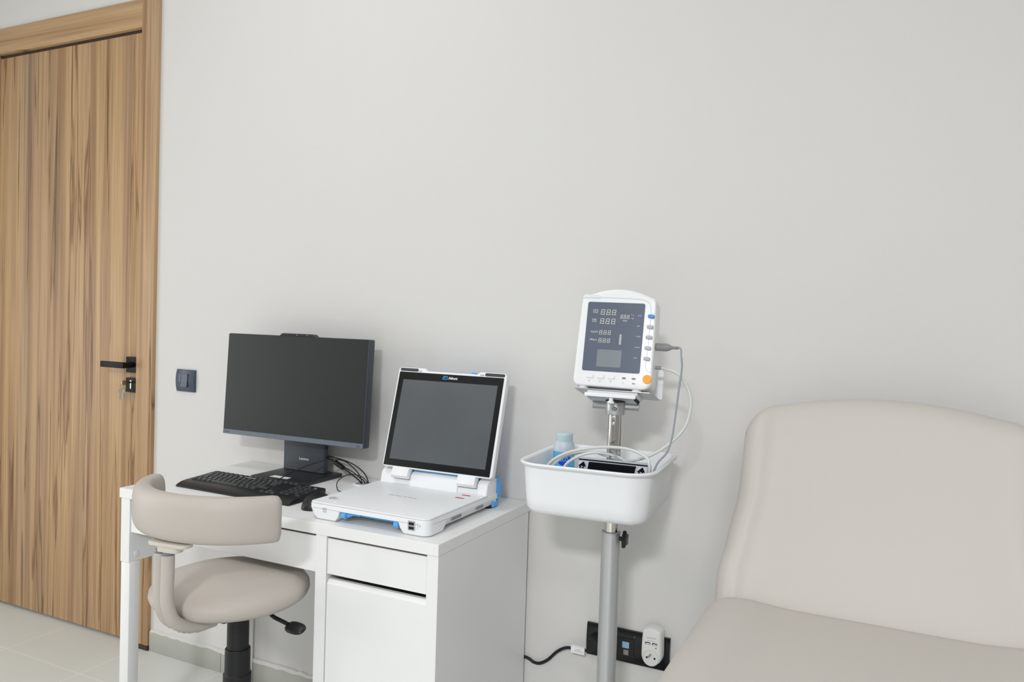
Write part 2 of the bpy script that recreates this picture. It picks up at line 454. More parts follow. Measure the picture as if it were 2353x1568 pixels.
# ================================================================== ALL-IN-ONE COMPUTER
pc = thing('desktop_computer', 'dark grey all-in-one desktop computer with a blank matte screen on a stand', 'computer', (.3123, -.12, .75))
FP = frame((.2908, -.1254, 1.0262), .03, -.0549)
b = B(); prism(b, rrect(-.2705, .2705, -.1615, .1612, .004, 4), .0, .030, 'XZ', .002, 2)
prism(b, rrect(-.19, .19, -.12, .12, .02, 4), .029, .050, 'XZ', .004, 2); obj('housing', b, 'slate', pc, mtx=FP)
b = B(); prism(b, rrect(-.2695, .2675, -.1462, .1595, .002, 2), -.0008, .001, 'XZ'); obj('screen', b, 'screen', pc, mtx=FP)
b = B(); prism(b, rrect(-.2705, .2690, -.1615, -.1468, .0025, 3), -.0016, .001, 'XZ', .0008, 1); obj('chin_bar', b, 'chin', pc, mtx=FP)
b = B(); prism(b, [(-.066, .1605), (.074, .1605), (.070, .1625), (.064, .1675), (.060, .1688), (-.052, .1688), (-.056, .1675), (-.062, .1625)], -.0012, .022, 'XZ', .0008, 1)
cb = obj('camera_bar', b, 'blackp', pc, mtx=FP)
b = B(); prism(b, rrect(.040, .047, .1628, .1668, .001, 2), -.0018, -.001, 'XZ'); obj('status_light', b, 'green', cb, mtx=FP)
b = B(); cyl(b, (.004, -.0010, .1648), (.004, -.0020, .1648), .0016, 14); obj('camera_lens', b, 'greyprint', cb, mtx=FP)
obj('maker_lettering', text('ThinkCentre', .026), 'darkprint', pc, mtx=FP @ T(-.2535, -.0019, -.1545) @ UP, smooth=False)
obj('maker_lettering', text('neo', .0135), 'darkprint', pc, mtx=FP @ T(.2525, -.0019, -.1550) @ UP, smooth=False)
b = B(); prism(b, rrect(.215, .3775, -.078, -.054, .006, 4), .7625, .965, 'XY', .001, 1); box(b, .235, .357, -.0885, -.0545, .90, .962)
col = obj('stand_column', b, 'slate', pc)
b = B(); cyl(b, (.3770, -.066, .842), (.3779, -.066, .842), .004, 14); obj('cable_hole', b, 'dark', col)
obj('maker_lettering', text('Lenovo', .038, bold=.012), 'legend', pc, mtx=T(.2995, -.0783, .8015) @ UP, smooth=False)
b = B(); prism(b, rrect(.2095, .416, -.214, -.033, .003, 3), .7505, .7620, 'XY', .0015, 2); obj('base_plate', b, 'base', pc)
b = B(); prism(b, [(.269, -.197), (.339, -.198), (.337, -.176), (.270, -.174)], .7621, .7624, 'XY'); st = obj('sticker', b, 'paper', pc, smooth=False)

# ================================================================== KEYBOARD
kb = thing('keyboard', 'black wired keyboard with small white letters on the white desk', 'keyboard', (.325, -.33, .75))
FK = frame((.325, -.330, .7540), -.012, .042)
b = B()
prism(b, [(-.078, .000), (.068, .000), (.071, .004), (.071, .013), (.068, .0150), (-.046, .0128), (-.058, .0115), (-.072, .0070), (-.078, .003)], -.212, .212, 'YZ', .002, 2)
kbody = obj('keyboard_case', b, 'blackp', kb, mtx=FK)
b = B(); box(b, .183, .190, .0710, .0714, .006, .009); obj('rear_edge', b, 'blackp', kb, mtx=FK)
pitch_k = .0187
def key_mesh(wd, dp):
    t = B(); prism(t, rrect(-wd/2, wd/2, -dp/2, dp/2, .0018, 2), 0, .0032, 'XY')
    for v in t.verts:
        if v.co.z > .002: v.co.x *= (wd-.0035)/wd; v.co.y *= (dp-.0035)/dp; v.co.z -= 0
    return t
rows = [(.0605, .0098, ['Esc', 'F1', 'F2', 'F3', 'F4', 'F5', 'F6', 'F7', 'F8', 'F9', 'F10', 'F11', 'F12', 'Imp', 'Del', 'Ins', 'Pg'], None),
        (.0445, .0150, list('²&é"\'(-è_çà)=') + ['<-'], {13: 1.95}),
        (.0275, .0150, ['Tab'] + list('azertyuiop^$') + ['ent'], {0: 1.45, 13: 1.5}),
        (.0105, .0150, ['Maj'] + list('qsdfghjklmù*'), {0: 1.7}),
        (-.0065, .0150, ['Shift', '<'] + list('wxcvbn,;:!') + ['Shift'], {0: 1.2, 12: 2.75}),
        (-.0235, .0150, ['Ctrl', 'Fn', 'Win', 'Alt', '', 'Alt', 'Gr', 'Ctrl'], {4: 5.8, 5: 1.15, 6: 1.15, 7: 1.3})]
count = 0; spare = B()
def place_key(x, y, wd, dp, leg):
    global count
    t = key_mesh(wd, dp); z = .0130 + (y+.03)*.016
    t.transform(T(x, y, z))
    nf = len(t.faces)
    if leg and count < 98:
        g_ = text(leg, height=.0034 if len(leg) < 3 else .0026, res=1)
        g_.transform(T(x-wd*.12, y+dp*.10, z+.0035)); join(t, g_)
        t.faces.ensure_lookup_table()
        for f in t.faces[nf:]: f.material_index = 1
    if count < 98:
        o = obj('key', t, ['key', 'legend'], kb, mtx=FK, smooth=False)
    else: join(spare, t)
    count += 1
for (y, dp, legs, wide) in rows:
    x = -.203
    for k, lg in enumerate(legs):
        f = (wide or {}).get(k, 1); pk = pitch_k if dp > .012 else .0193
        wd = f*pk-.0022
        place_key(x+f*pk/2, y, wd, dp, lg); x += f*pk
for k, (x, y) in enumerate(((.101, -.0265), (.082, -.0385), (.101, -.0385), (.120, -.0385))):
    place_key(x, y, .0165, .0105, ['^', '<', 'v', '>'][k])
pad = [['Num', '/', '*', '-'], ['7', '8', '9'], ['4', '5', '6', '+'], ['1', '2', '3'], ['0', '.', 'Ent']]
for i, rw in enumerate(pad):
    y = .0445-.017*i
    for k, lg in enumerate(rw):
        if i == 4 and k == 2: place_key(.198, y+.0085, .0165, .032, lg); continue
        if i == 2 and k == 3: place_key(.198, y+.0085, .0165, .032, lg); continue
        place_key(.1415+.0188*k, y, .0165, .0150, lg)
o = obj('key', spare, 'key', kb, mtx=FK, smooth=False); o['kind'] = 'stuff'
b = B()
for xx in (.150, .157, .164): box(b, xx, xx+.0022, .060, .0622, .0147, .0152)
obj('indicator_light', b, mat('amber_lens', (230, 200, 60), .4), kb, mtx=FK)
b = B(); tube(b, [(.327, -.258, .7575), (.333, -.225, .766), (.345, -.19, .780), (.372, -.150, .798), (.405, -.118, .812), (.440, -.100, .818), (.475, -.092, .812), (.505, -.088, .792), (.522, -.084, .772), (.528, -.082, .7510)], .0016, 8); obj('cord', b, 'rubber', kb)

# mouse
mo = thing('computer_mouse', 'black computer mouse half hidden behind the white medical device', 'mouse', (.597, -.372, .75))
def dome(cx, cy, z0, ax, ay, h, n=28, k=9, p=2.4):
    G = []
    for i in range(k+1):
        t = i/k*PI/2; sr = math.cos(t)**(2/p) if i < k else 0.02; zz = z0+h*math.sin(t)**(.9)
        G.append([(cx+ax*sr*math.copysign(abs(math.cos(a))**(2/2.6), math.cos(a)), cy+ay*sr*math.copysign(abs(math.sin(a))**(2/2.6), math.sin(a)), zz) for a in [2*PI*q/n for q in range(n)]])
    return G
b = B(); V = grid(b, dome(0, 0, 0, .031, .053, .034), True); b.faces.new(V[0][::-1]); b.faces.new(V[-1])
obj('mouse_shell', b, 'blackp', mo, mtx=T(.597, -.372, .7505) @ Matrix.Rotation(.25, 4, 'Z'))
b = B(); cyl(b, (-.002, .030, .027), (.002, .030, .027), .008, 18); obj('scroll_wheel', b, 'rubber', mo, mtx=T(.597, -.372, .7505) @ Matrix.Rotation(.25, 4, 'Z'))
b = B(); tube(b, [(.583, -.322, .762), (.572, -.265, .753), (.560, -.215, .7525), (.530, -.20, .754), (.500, -.165, .766), (.497, -.13, .778), (.510, -.105, .781), (.530, -.092, .775), (.545, -.085, .762), (.547, -.083, .7510)], .0013, 8)
obj('cord', b, 'rubber', mo)

# power and network cords behind the computer
b = B(); tube(b, [(.3785, -.062, .812), (.405, -.075, .808), (.440, -.085, .800), (.470, -.088, .788), (.495, -.088, .775), (.515, -.085, .763), (.525, -.081, .7510)], .0022, 8); pcd = obj('power_cord', b, 'rubber', pc)
b = B(); tube(b, [(.424, -.080, .8055), (.432, -.083, .803), (.455, -.087, .794), (.464, -.088, .790)], lambda s: .0075 if .12 < s < .9 else .003, 12); obj('ferrite_lump', b, 'rubber', pcd)
b = B(); tube(b, [(.3785, -.060, .816), (.41, -.062, .814), (.455, -.066, .809), (.495, -.072, .800), (.528, -.076, .784), (.545, -.079, .766), (.549, -.080, .7510)], .0018, 8); obj('network_cord', b, 'rubber', pc)
b = B(); tube(b, [(.3785, -.061, .808), (.42, -.078, .806), (.470, -.086, .792), (.495, -.083, .782), (.515, -.082, .770), (.530, -.078, .760), (.5365, -.078, .7510)], .0016, 8); obj('usb_cord', b, 'rubber', pc)

# ================================================================== MEDICAL PROGRAMMER (clamshell console)
pr = thing('medical_programmer', 'white clamshell medical programmer with open tilted touch screen and blue trim', 'medical device', (.829, -.31, .75))
PX0, PX1, PY0, PY1 = .655, 1.003, -.470, -.112
b = B()
prism(b, rrect(PX0, PX1, PY0, PY1, (.012, .020, .012, .012), 6), .7882, .7775, 'XY', .0012, 2, False)
def foot(x0, x1, y0, y1, rad, dl, dr, db):
    G = []
    for z, q in ((.7780, 0), (.7640, .35), (.7535, .95), (.7512, 1.0)):
        e = .0022 if z < .752 else 0
        G.append([(x, y, z) for x, y in rrect(x0+dl*q+e, x1-dr*q-e, y0+e, y1-db*q-e, rad, 5)])
    V = grid(b, G, True); b.faces.new(V[0][::-1]); b.faces.new(V[-1])
foot(PX0, .7488, PY0, -.385, (.012, .001, .001, .001), .018, .012, .012)
foot(.9200, PX1, PY0, -.385, (.001, .020, .001, .001), .0157, .0, .020)
prism(b, [(PX0+.0005, .7788), (.667, .7575), (.990, .7575), (1.0025, .7788)], -.392, -.115, 'XZ', .001, 1)
case = obj('base_case', b, 'whitep', pr)
b = B(); prism(b, rrect(PX0+.0012, PX1-.0012, PY0+.0012, -.178, (.011, .019, .002, .002), 6), .7888, .7930, 'XY', .0012, 2); obj('top_cover', b, 'whitep', pr)
for x in (.680, .985):
    b = B(); cyl(b, (x, -.135, .7505), (x, -.135, .7578), .009, 16); obj('rubber_foot', b, 'rubber', pr)
# carry handle in the front slot
b = B(); box(b, .7600, .910, -.456, -.446, .7688, .7770, .002)
prism(b, [(.7600, .7772), (.7600, .7625), (.7700, .7640), (.7820, .7700), (.8050, .7705), (.8050, .7772)], -.462, -.450, 'XZ', .002, 2)
hd = obj('carry_handle', b, 'blue', pr)
for x0, x1 in ((.7520, .7650), (.9060, .9185)):
    b = B(); cyl(b, (x0, -.461, .7690), (x1, -.461, .7690), .0092, 20, bev=.0015); obj('handle_hinge', b, 'blue', hd)
b = B(); box(b, .7375, .9350, -.400, -.3935, .7530, .7778); obj('slot_wall', b, 'whitep', pr)
# USB ports
b = B(); prism(b, rrect(.9480, .9675, .7625, .7845, .0012, 2), -.4715, -.4690, 'XZ'); up_ = obj('usb_port', b, 'silver', pr)
for z in (.7650, .7750):
    b = B(); box(b, .9510, .9645, -.4722, -.4712, z, z+.0062); obj('usb_opening', b, 'dark', up_)
b = B()
box(b, .9735, .9743, -.4706, -.4700, .766, .782); tube(b, [(.9770, -.4704, .774), (.9835, -.4704, .774)], .0004, 4, False); tube(b, [(.979, -.4704, .774), (.981, -.4704, .777)], .0004, 4, False)
obj('usb_symbol', b, 'btngrey', pr)
b = B()
for k in range(6): tube(b, [(.6970+.0025*j, -.4705, .7700+.0022*k+.0004*math.sin(j*2.2)) for j in range(6)], .0004, 5, False)
obj('speaker_symbol', b, 'btngrey', pr)
for y0 in (-.358, -.232):
    b = B()
    for k in range(9 if y0 < -.3 else 7):
        y = y0+.0055*k; t = B(); box(t, 1.0000, 1.0028, y, y+.0018, .7660, .7735); join(b, t)
    for v in b.verts: v.co.x += (v.co.z-.7735)*.35
    obj('side_vent', b, 'greyprint', pr)
# printing on the lid of the base
obj('model_lettering', text("Merlin' 2 PCS", .086, .0085), 'greyprint', pr, mtx=T(.822, -.306, .7932), smooth=False)
b = B(); tube(b, [(.6830+.0012*k*math.cos(k*.0)+(.006+.0022*(k//20))*math.cos(k*.314), -.418+(.006+.0022*(k//20))*.8*math.sin(k*.314), .7932) for k in range(81) for _ in (0,)][:20], .0003, 4, False); 
for rr in (.004, .006, .008, .010, .012): tube(b, [(.684+.004*(rr/.012)+rr*math.cos(t), -.418+rr*math.sin(t), .7931) for t in [k*2*PI/24 for k in range(25)]], .0003, 4, False, closed_caps=False)
obj('wireless_symbol', b, 'greyprint', pr)
for x, y in ((.954, -.2398), (.9546, -.2056)):
    b = B(); prism(b, [(x-.016, y-.009), (x+.016, y-.009), (x+.016, y+.009), (x-.016, y+.009)], .7931, .7933, 'XY'); s_ = obj('sticker', b, 'paper', pr, smooth=False)
    b = B(); prism(b, [(x-.012, y-.0045), (x+.013, y-.0045), (x+.013, y+.0045), (x-.012, y+.0045)], .7933, .7935, 'XY'); obj('sticker_print', b, 'red', s_, smooth=False)
for x, y in ((.7181, -.4482), (.9211, -.4493)):
    b = B(); prism(b, rrect(x-.006, x+.006, y-.0018, y+.0018, .0015, 3), .7925, .7942, 'XY', .0006, 1); obj('lid_bumper', b, 'whiteg', pr)
# hinge housing
full = [(-.181, .7925), (-.176, .8180), (-.168, .8270), (-.156, .8310), (-.122, .8310), (-.106, .8240), (-.099, .8050), (-.098, .7780), (-.108, .7640)]
low = [(-.181, .7925), (-.178, .8060), (-.172, .8080), (-.120, .8080), (-.106, .8040), (-.099, .7950), (-.098, .7780), (-.108, .7640)]
b = B()
for x0, x1 in ((.663, .7075), (.9705, 1.0015)): prism(b, [(min(y, -.122), z) for y, z in full[:6]] + [(-.122, .7640)], x0, x1, 'YZ', .003, 3)
prism(b, low, .706, .972, 'YZ')
prism(b, [(y-.006 if y < -.15 else y, z) for y, z in full], .7640, .9140, 'YZ', .002, 2)
obj('hinge_housing', b, 'whitep', pr)
back = [(-.124, .8325), (-.114, .8325), (-.101, .8260), (-.0935, .8060), (-.0925, .7830), (-.102, .7720), (-.114, .7720)]
b = B(); prism(b, back, .660, 1.0035, 'YZ', .003, 2); obj('back_shell', b, 'blue', pr)
b = B(); box(b, .640+.03, 1.0005, -.135, -.104, .7530, .7690, .002); obj('foot_cap', b, 'blue', pr)
# lid
FL = frame((.8440, -.185, .8390), .0161, -.2743)
b = B()
lid_out = [(-.1715, .006), (-.1655, .0), (.1655, .0), (.1725, .006), (.1725, .2780), (.166, .2848), (.0900, .2848), (.0820, .2775), (-.0780, .2775), (-.0860, .2848), (-.166, .2848), (-.1725, .2780)]
prism(b, lid_out, 0, .020, 'XZ', .0025, 3); lid = obj('screen_lid', b, 'whiteg', pr, mtx=FL)
b = B(); prism(b, rrect(-.1672, .1652, .0038, .2715, .002, 2), -.0006, .001, 'XZ'); obj('screen_glass', b, 'glass', lid, mtx=FL)
b = B(); prism(b, rrect(-.1510, .1495, .0225, .2495, .0005, 1), -.0010, -.0005, 'XZ'); obj('display', b, 'lcd', lid, mtx=FL)
for x0, x1 in ((-.1660, -.1065), (.1065, .1665)):
    b = B(); prism(b, rrect(x0, x1, .2738, .2824, .0040, 5), -.0012, .001, 'XZ', .0004, 1); obj('rubber_pad', b, mat('pad_rubber', (62, 66, 70), .6), lid, mtx=FL)
for x in (-.1005, .0975):
    b = B(); prism(b, rrect(x-.006, x+.006, .2745, .2775, .0012, 3), -.0022, .001, 'XZ', .0005, 1); obj('latch', b, 'silver', lid, mtx=FL)
b = B(); prism(b, rrect(-.079, .081, -.0030, .2800, .004, 3), .0205, .0245, 'XZ', .001, 1); prism(b, rrect(.056, .069, .2790, .2850, .003, 3), .014, .0235, 'XZ', .001, 1)
box(b, -.077, .080, .012, .0203, .2776, .2798)
obj('back_trim', b, 'blue', lid, mtx=FL)
for x0, x1 in ((-.1350, -.0815), (.0720, .1255)):
    b = B(); prism(b, [(-.0, .004), (.0195, .004), (.0215, -.016), (.0160, -.0275), (.002, -.0285), (-.006, -.0220), (-.004, -.008)], x0, x1, 'YZ', .0015, 2); obj('hinge_knuckle', b, 'whiteg', lid, mtx=FL)
b = B()
tube(b, [(-.0225, -.0012, .2655), (-.0100, -.0012, .2655), (-.0085, -.0012, .2640), (-.0085, -.0012, .2585), (-.0100, -.0012, .2570), (-.0215, -.0012, .2570), (-.0232, -.0012, .2585), (-.0232, -.0012, .2605), (-.0215, -.0012, .2620), (-.0140, -.0012, .2620)], .0009, 6, False)
obj('maker_emblem', b, mat('emblem_blue', (80, 180, 240), .4), lid, mtx=FL)
obj('maker_lettering', text('Abbott', .029, bold=.03), 'legend', lid, mtx=FL @ T(.0090, -.0012, .2612) @ UP, smooth=False)

# ================================================================== ROLLING STAND
PXc, PYc = 1.370, -.250
YAW = .1356
stand = thing('rolling_stand', 'chrome and grey rolling pole stand with white storage basket and tilting tray', 'stand', (PXc, PYc, 0))
b = B(); cyl(b, (PXc, PYc, .10), (PXc, PYc, .7660), .0222, 40); lathe(b, [(.0175, .766), (.0222, .766), (.0226, .7670), (.0226, .7700), (.0180, .7715)], 40, PXc, PYc, caps=False); obj('outer_tube', b, 'tubeg', stand)
b = B(); cyl(b, (PXc, PYc, .76), (PXc, PYc, 1.055), .0172, 40); pole = obj('pole', b, 'chrome', stand)
for z in (1.041, 1.026):
    b = B(); cyl(b, (PXc+.0015, PYc-.0168, z), (PXc+.0018, PYc-.0186, z), .0040, 16, bev=.0008); cyl(b, (PXc+.0018, PYc-.0184, z), (PXc+.0018, PYc-.0190, z), .0018, 6); obj('screw', b, 'silver', pole)
b = B(); cyl(b, (PXc+.021, PYc-.002, .757), (PXc+.030, PYc-.004, .757), .005, 12)
t = B(); prism(t, [((.021 if k % 2 == 0 else .0135)*math.cos(k*PI/5+.4), (.021 if k % 2 == 0 else .0135)*math.sin(k*PI/5+.4)) for k in range(10)], .030, .040, 'YZ', .003, 2); join(b, t, T(PXc, PYc-.004, .757)); obj('clamp_knob', b, 'blackp', stand)
# base with castors (below the frame)
b = B(); cyl(b, (PXc, PYc, .075), (PXc, PYc, .12), .035, 28, bev=.004); obj('base_hub', b, 'tubeg', stand)
for k in range(5):
    a = .3+k*2*PI/5; L_ = .215; ca, sa = math.cos(a), math.sin(a)
    b = B(); tube(b, [(PXc+ca*.02, PYc+sa*.02, .095), (PXc+ca*L_*.6, PYc+sa*L_*.6, .088), (PXc+ca*L_, PYc+sa*L_, .074)], .013, 10); lg = obj('leg', b, 'tubeg', stand)
    b = B(); cyl(b, (PXc+ca*L_-sa*.011, PYc+sa*L_+ca*.011, .0262), (PXc+ca*L_+sa*.011, PYc+sa*L_-ca*.011, .0262), .026, 20, bev=.003); cyl(b, (PXc+ca*L_, PYc+sa*L_, .05), (PXc+ca*L_, PYc+sa*L_, .07), .008, 10); obj('castor', b, 'blackp', lg)
# basket
def brim(z, inset, grow=0):
    P = rrect(-.153+inset-grow, .153-inset+grow, -.155+inset-grow, .155-inset+grow, [max(.006, q-inset+grow) for q in (.058, .058, .030, .030)], 8)
    c, s = math.cos(.06), math.sin(.06)
    return [(1.336+x*c-y*s, PYc+x*s+y*c, z) for x, y in P]
RZ = .941
loops = [brim(.820, .055), brim(.8205, .035), brim(.826, .020), brim(.836, .0125), brim(.855, .0100), brim(RZ-.010, .0035), brim(RZ-.008, -.0035), brim(RZ-.003, -.006), brim(RZ, -.004), brim(RZ-.0005, .003), brim(RZ-.005, .0065), brim(.862, .0130), brim(.845, .0155), brim(.836, .0230), brim(.8305, .037), brim(.830, .056)]
b = B(); V = grid(b, loops, True); b.faces.new(V[0][::-1]); b.faces.new(V[-1]); obj('basket', b, 'whitep', stand, angle=60)
# head: collar, axle
FY = T(PXc, PYc, 0) @ Matrix.Rotation(YAW, 4, 'Z')
b = B(); cyl(b, (0, 0, 1.046), (0, 0, 1.0765), .0235, 40, bev=.002); co_ = obj('collar', b, 'silver', stand, mtx=FY)
b = B(); cyl(b, (.002, -.0228, 1.061), (.002, -.0246, 1.061), .0048, 20); obj('hex_screw', b, 'blackp', co_, mtx=FY)
b = B(); cyl(b, (.002, -.0244, 1.061), (.002, -.0250, 1.061), .0034, 16); obj('screw_ring', b, 'silver', co_, mtx=FY)
b = B(); cyl(b, (.002, -.0250, 1.061), (.002, -.0253, 1.061), .0016, 6); obj('hex_socket', b, 'dark', co_, mtx=FY)
b = B(); cyl(b, (-.0545, .004, 1.066), (.0545, .004, 1.066), .0095, 24, bev=.001); obj('tilt_axle', b, 'silver', stand, mtx=FY)
# tilting tray (frame of the monitor)
FB = frame((1.3744, -.31, 1.1483), YAW, -.2228, .0137)
b = B(); prism(b, rrect(-.0800, .1000, -.001, .118, (.006, .010, .003, .003), 4), -.0425, -.0405, 'XY', .0006, 1)
box(b, -.0790, .1000, .1165, .1185, -.0415, .008, .0008)
tr = obj('tray', b, 'silver', stand, mtx=FB)
b = B(); prism(b, rrect(.052, .106, -.040, .034, (.002, .002, .014, .010), 5), .112, .1145, 'XZ', .0005, 1); obj('tray_back_tab', b, 'whitep', tr, mtx=FB)
b = B(); box(b, -.0500, .0640, .0050, .092, -.0490, -.0426, .0006); box(b, -.0550, .0610, .0005, .004, -.0575, -.0490, .0006); box(b, -.0550, .0610, .004, .092, -.0520, -.0488, .0006)
obj('slide_rail', b, 'whitep', tr, mtx=FB)
b = B()
prism(b, [(.0042, -.0572), (.092, -.0522), (.092, -.0590), (.058, -.0612), (.012, -.0602)], -.0500, .0570, 'YZ', .001, 1)
obj('tilt_bracket', b, 'silver', tr, mtx=FB)
b = B(); box(b, .0572, .0585, .012, .085, -.0600, -.0500); obj('bracket_end', b, 'dark', tr, mtx=FB)
b = B(); cyl(b, (.0055, .010, -.0705), (.0055, .010, -.0650), .0080, 24, bev=.001); cyl(b, (.0055, .010, -.0652), (.0055, .010, -.0565), .0048, 16); obj('thumb_screw', b, 'whitep', tr, mtx=FB)
b = B(); prism(b, [(.011+.023*math.cos(t), .034+.018*math.sin(t)) for t in [k*2*PI/28 for k in range(28)]], -.0618, -.0590, 'XY'); obj('slot_opening', b, 'dark', tr, mtx=FB)

# ================================================================== BLOOD PRESSURE MONITOR
bp = thing('vital_signs_monitor', 'white vital signs monitor with dark display, side buttons and orange button on the stand tray', 'medical monitor', tuple((FB @ Vector((.005, .04, -.040)))))
out = []
out += arc(-.0700, -.0195, .0150, PI, 1.5*PI)                      # bottom left
out += arc(.0725, -.0140, .0215, 1.5*PI, 2*PI, 9)                   # bottom right, big
out += [(.0935, .06), (.0925, .12)]
out += arc(.0760, .1640, .0150, .05, .9, 5)                         # top right
out += [(.070, .1815), (.055, .1875), (.035, .1925), (.015, .1950), (-.005, .1948), (-.025, .1922), (-.042, .1875), (-.054, .1830), (-.064, .1805)]
out += arc(-.0700, .1700, .0110, .5*PI, PI*.98, 5)
out += [(-.0830, .09)]
b = B()
t = B(); n_ = len(out)
def ringv(inset, y):
    cx, cy = .004, .078
    return [t.verts.new((cx+(x-cx)*(1-inset/.09), y, cy+(z-cy)*(1-inset/.115))) for x, z in out]
R0 = [ringv(.0050, 0), ringv(.0022, .0006), ringv(.0006, .0024), ringv(0, .0050), ringv(0, .030), ringv(-.001, .034), ringv(-.001, .062), ringv(.003, .070), ringv(.008, .073)]
for i in range(len(R0)-1):
    for k in range(n_): t.faces.new([R0[i][k], R0[i][(k+1) % n_], R0[i+1][(k+1) % n_], R0[i+1][k]])
t.faces.new(R0[0][::-1]); t.faces.new(R0[-1]); join(b, t)
obj('case', b, 'whiteg', bp, mtx=FB, angle=50)
for x in (-.062, .060):
    b = B(); cyl(b, (x, .016, -.0405), (x, .016, -.0335), .011, 20, bev=.001); cyl(b, (x, .056, -.0405), (x, .056, -.0335), .011, 20, bev=.001); obj('rubber_foot', b, 'whitep', bp, mtx=FB)
b = B(); prism(b, rrect(-.0662, .0662, .0002, .1622, .0045, 5), -.0008, .001, 'XZ', .0003, 1); scn = obj('display', b, 'bpglass', bp, mtx=FB)
b = B(); prism(b, rrect(-.0341, .0217, .0110, .0509, .0006, 1), -.0011, -.0005, 'XZ'); obj('graph_window', b, 'bplcd', scn, mtx=FB)
def seg8(bm, x0, x1, z0, z1):
    n = 3; tot = x1-x0; wd = tot/3.25; gap = (tot-3*wd)/2.0
    h = z1-z0; s = .0011 if h > .011 else .0009; sl = .10
    for k in range(n):
        a = x0+k*(wd+gap)*.985; w_ = wd*.72; h2 = h/2
        def S(p):
            t_ = B(); prism(t_, [(x+(z-z0)*sl, z) for x, z in p], -.0013, -.0008, 'XZ'); join(bm, t_)
        S([(a+s*.5, z1-s), (a+w_-s*.5, z1-s), (a+w_-s*.2, z1), (a+s*.2, z1)])
        S([(a+s*.5, z0+h2-s/2), (a+w_-s*.5, z0+h2-s/2), (a+w_-s*.5, z0+h2+s/2), (a+s*.5, z0+h2+s/2)])
        S([(a+s*.2, z0), (a+w_-s*.2, z0), (a+w_-s*.5, z0+s), (a+s*.5, z0+s)])
        for zz in (z0+s*.4, z0+h2+s*.3):
            for xx in (a, a+w_-s): S([(xx, zz), (xx+s, zz), (xx+s, zz+h2-s*.8), (xx, zz+h2-s*.8)])
        S([(a+w_+s*.3, z0), (a+w_+s*1.3, z0), (a+w_+s*1.3, z0+s), (a+w_+s*.3, z0+s)])
for (x0, x1, z0, z1) in ((-.0345, .0035, .1325, .1448), (-.0345, .0035, .1113, .1236), (-.0340, -.0050, .0860, .0955), (-.0342, -.0053, .0672, .0765), (.0117, .0335, .1250, .1340)):
    b = B(); seg8(b, x0, x1, z0, z1); obj('digit_readout', b, 'led', scn, mtx=FB, smooth=False)
b = B()
for k in range(10): box(b, .0135, .0185, -.0013, -.0008, .0645+.0024*k, .0645+.0024*k+.0014)
obj('pulse_bar', b, 'led', scn, mtx=FB, smooth=False)
def lbl(s, uu, vv, wd, mt='legend', par=None, **kw):
    obj('printed_lettering', text(s, wd, res=2, **kw), mt, par or scn, mtx=FB @ T(uu, -.0011, vv) @ UP, smooth=False)
lbl('SYS', -.0468, .1415, .0118); lbl('mmHg', -.0468, .1368, .0105)
lbl('DIA', -.0478, .1200, .0105); lbl('mmHg', -.0478, .1153, .0105)
lbl('%SpO2', -.0455, .0909, .0172); lbl('PRbpm', -.0460, .0724, .0162)
lbl('TEMP', .0226, .1198, .0110); lbl('C', .0415, .1331, .0026); lbl('F', .0411, .1258, .0022)
b = B(); box(b, .0365, .0380, -.0012, -.0008, .1340, .1355); box(b, .0362, .0377, -.0012, -.0008, .1258, .1273); obj('unit_light', b, 'led', scn, mtx=FB)
lbl('MENU', .0557, .1335, .0085); lbl('NIBP', .0547, .1091, .0065); lbl('MODE', .0562, .0849, .0100); lbl('SILENCE', .0563, .0600, .0115); lbl('MAIN', .0535, .0356, .0075)
# side seam and buttons
b = B(); tube(b, [(-.045, -.0002, .1735), (.03, -.0002, .1728), (.060, -.0002, .1710), (.0745, -.0002, .1640), (.0795, -.0002, .150), (.0806, -.0002, .1332), (.0798, -.0002, .085), (.0790, -.0002, .035), (.0770, -.0002, .022), (.0800, -.0002, .010), (.090, -.0002, .004)], .00045, 6); obj('panel_seam', b, 'btngrey', bp, mtx=FB)
for k, (x, z) in enumerate(((.0812, .1332), (.0804, .1087), (.0798, .0846), (.0793, .0598), (.0788, .0354))):
    b = B(); prism(b, rrect(x-.0068, x+.0075, z-.0040, z+.0036, .0028, 4), -.0052, .001, 'XZ', .0012, 2); prism(b, rrect(x-.0005, x+.0085, z-.0052, z+.0026, .0028, 4), -.0040, .001, 'XZ', .0012, 2)
    obj('side_button', b, 'btnblue' if k == 0 else 'btngrey', bp, mtx=FB, label='blue side button' if k == 0 else None)
b = B(); t = B(); lathe(t, [(.0100, -.001), (.0100, .0018), (.0092, .0028), (.0060, .0031), (.0050, .0026), (.0030, .0028), (0, .0032)], 32); join(b, t, T(.0838, 0, -.0112) @ Matrix.Rotation(PI/2, 4, 'X')); obj('round_button', b, 'orange', bp, mtx=FB, label='round orange button')
for x, wd in ((-.0469, .0175), (-.0215, .0165), (.0028, .0165)):
    b = B(); prism(b, rrect(x-wd/2, x+wd/2, -.0158, -.0082, .0018, 4), -.0028, .001, 'XZ', .0009, 2); obj('front_button', b, 'whitep', bp, mtx=FB)
for x in (.0318, .0538):
    b = B(); prism(b, rrect(x-.0042, x+.0042, -.0140, -.0102, .0005, 1), -.0006, .001, 'XZ'); obj('indicator_window', b, 'greyp', bp, mtx=FB)
b = B(); prism(b, [(-.0485, -.0238), (-.0460, -.0238), (-.04725, -.0212)], -.0005, .0005, 'XZ'); prism(b, [(.0009, -.0206), (.0035, -.0206), (.0022, -.0232)], -.0005, .0005, 'XZ'); obj('arrow_symbol', b, 'greyp', bp, mtx=FB, smooth=False)
lbl('OK', -.0222, -.0222, .0052, 'greyprint', bp)
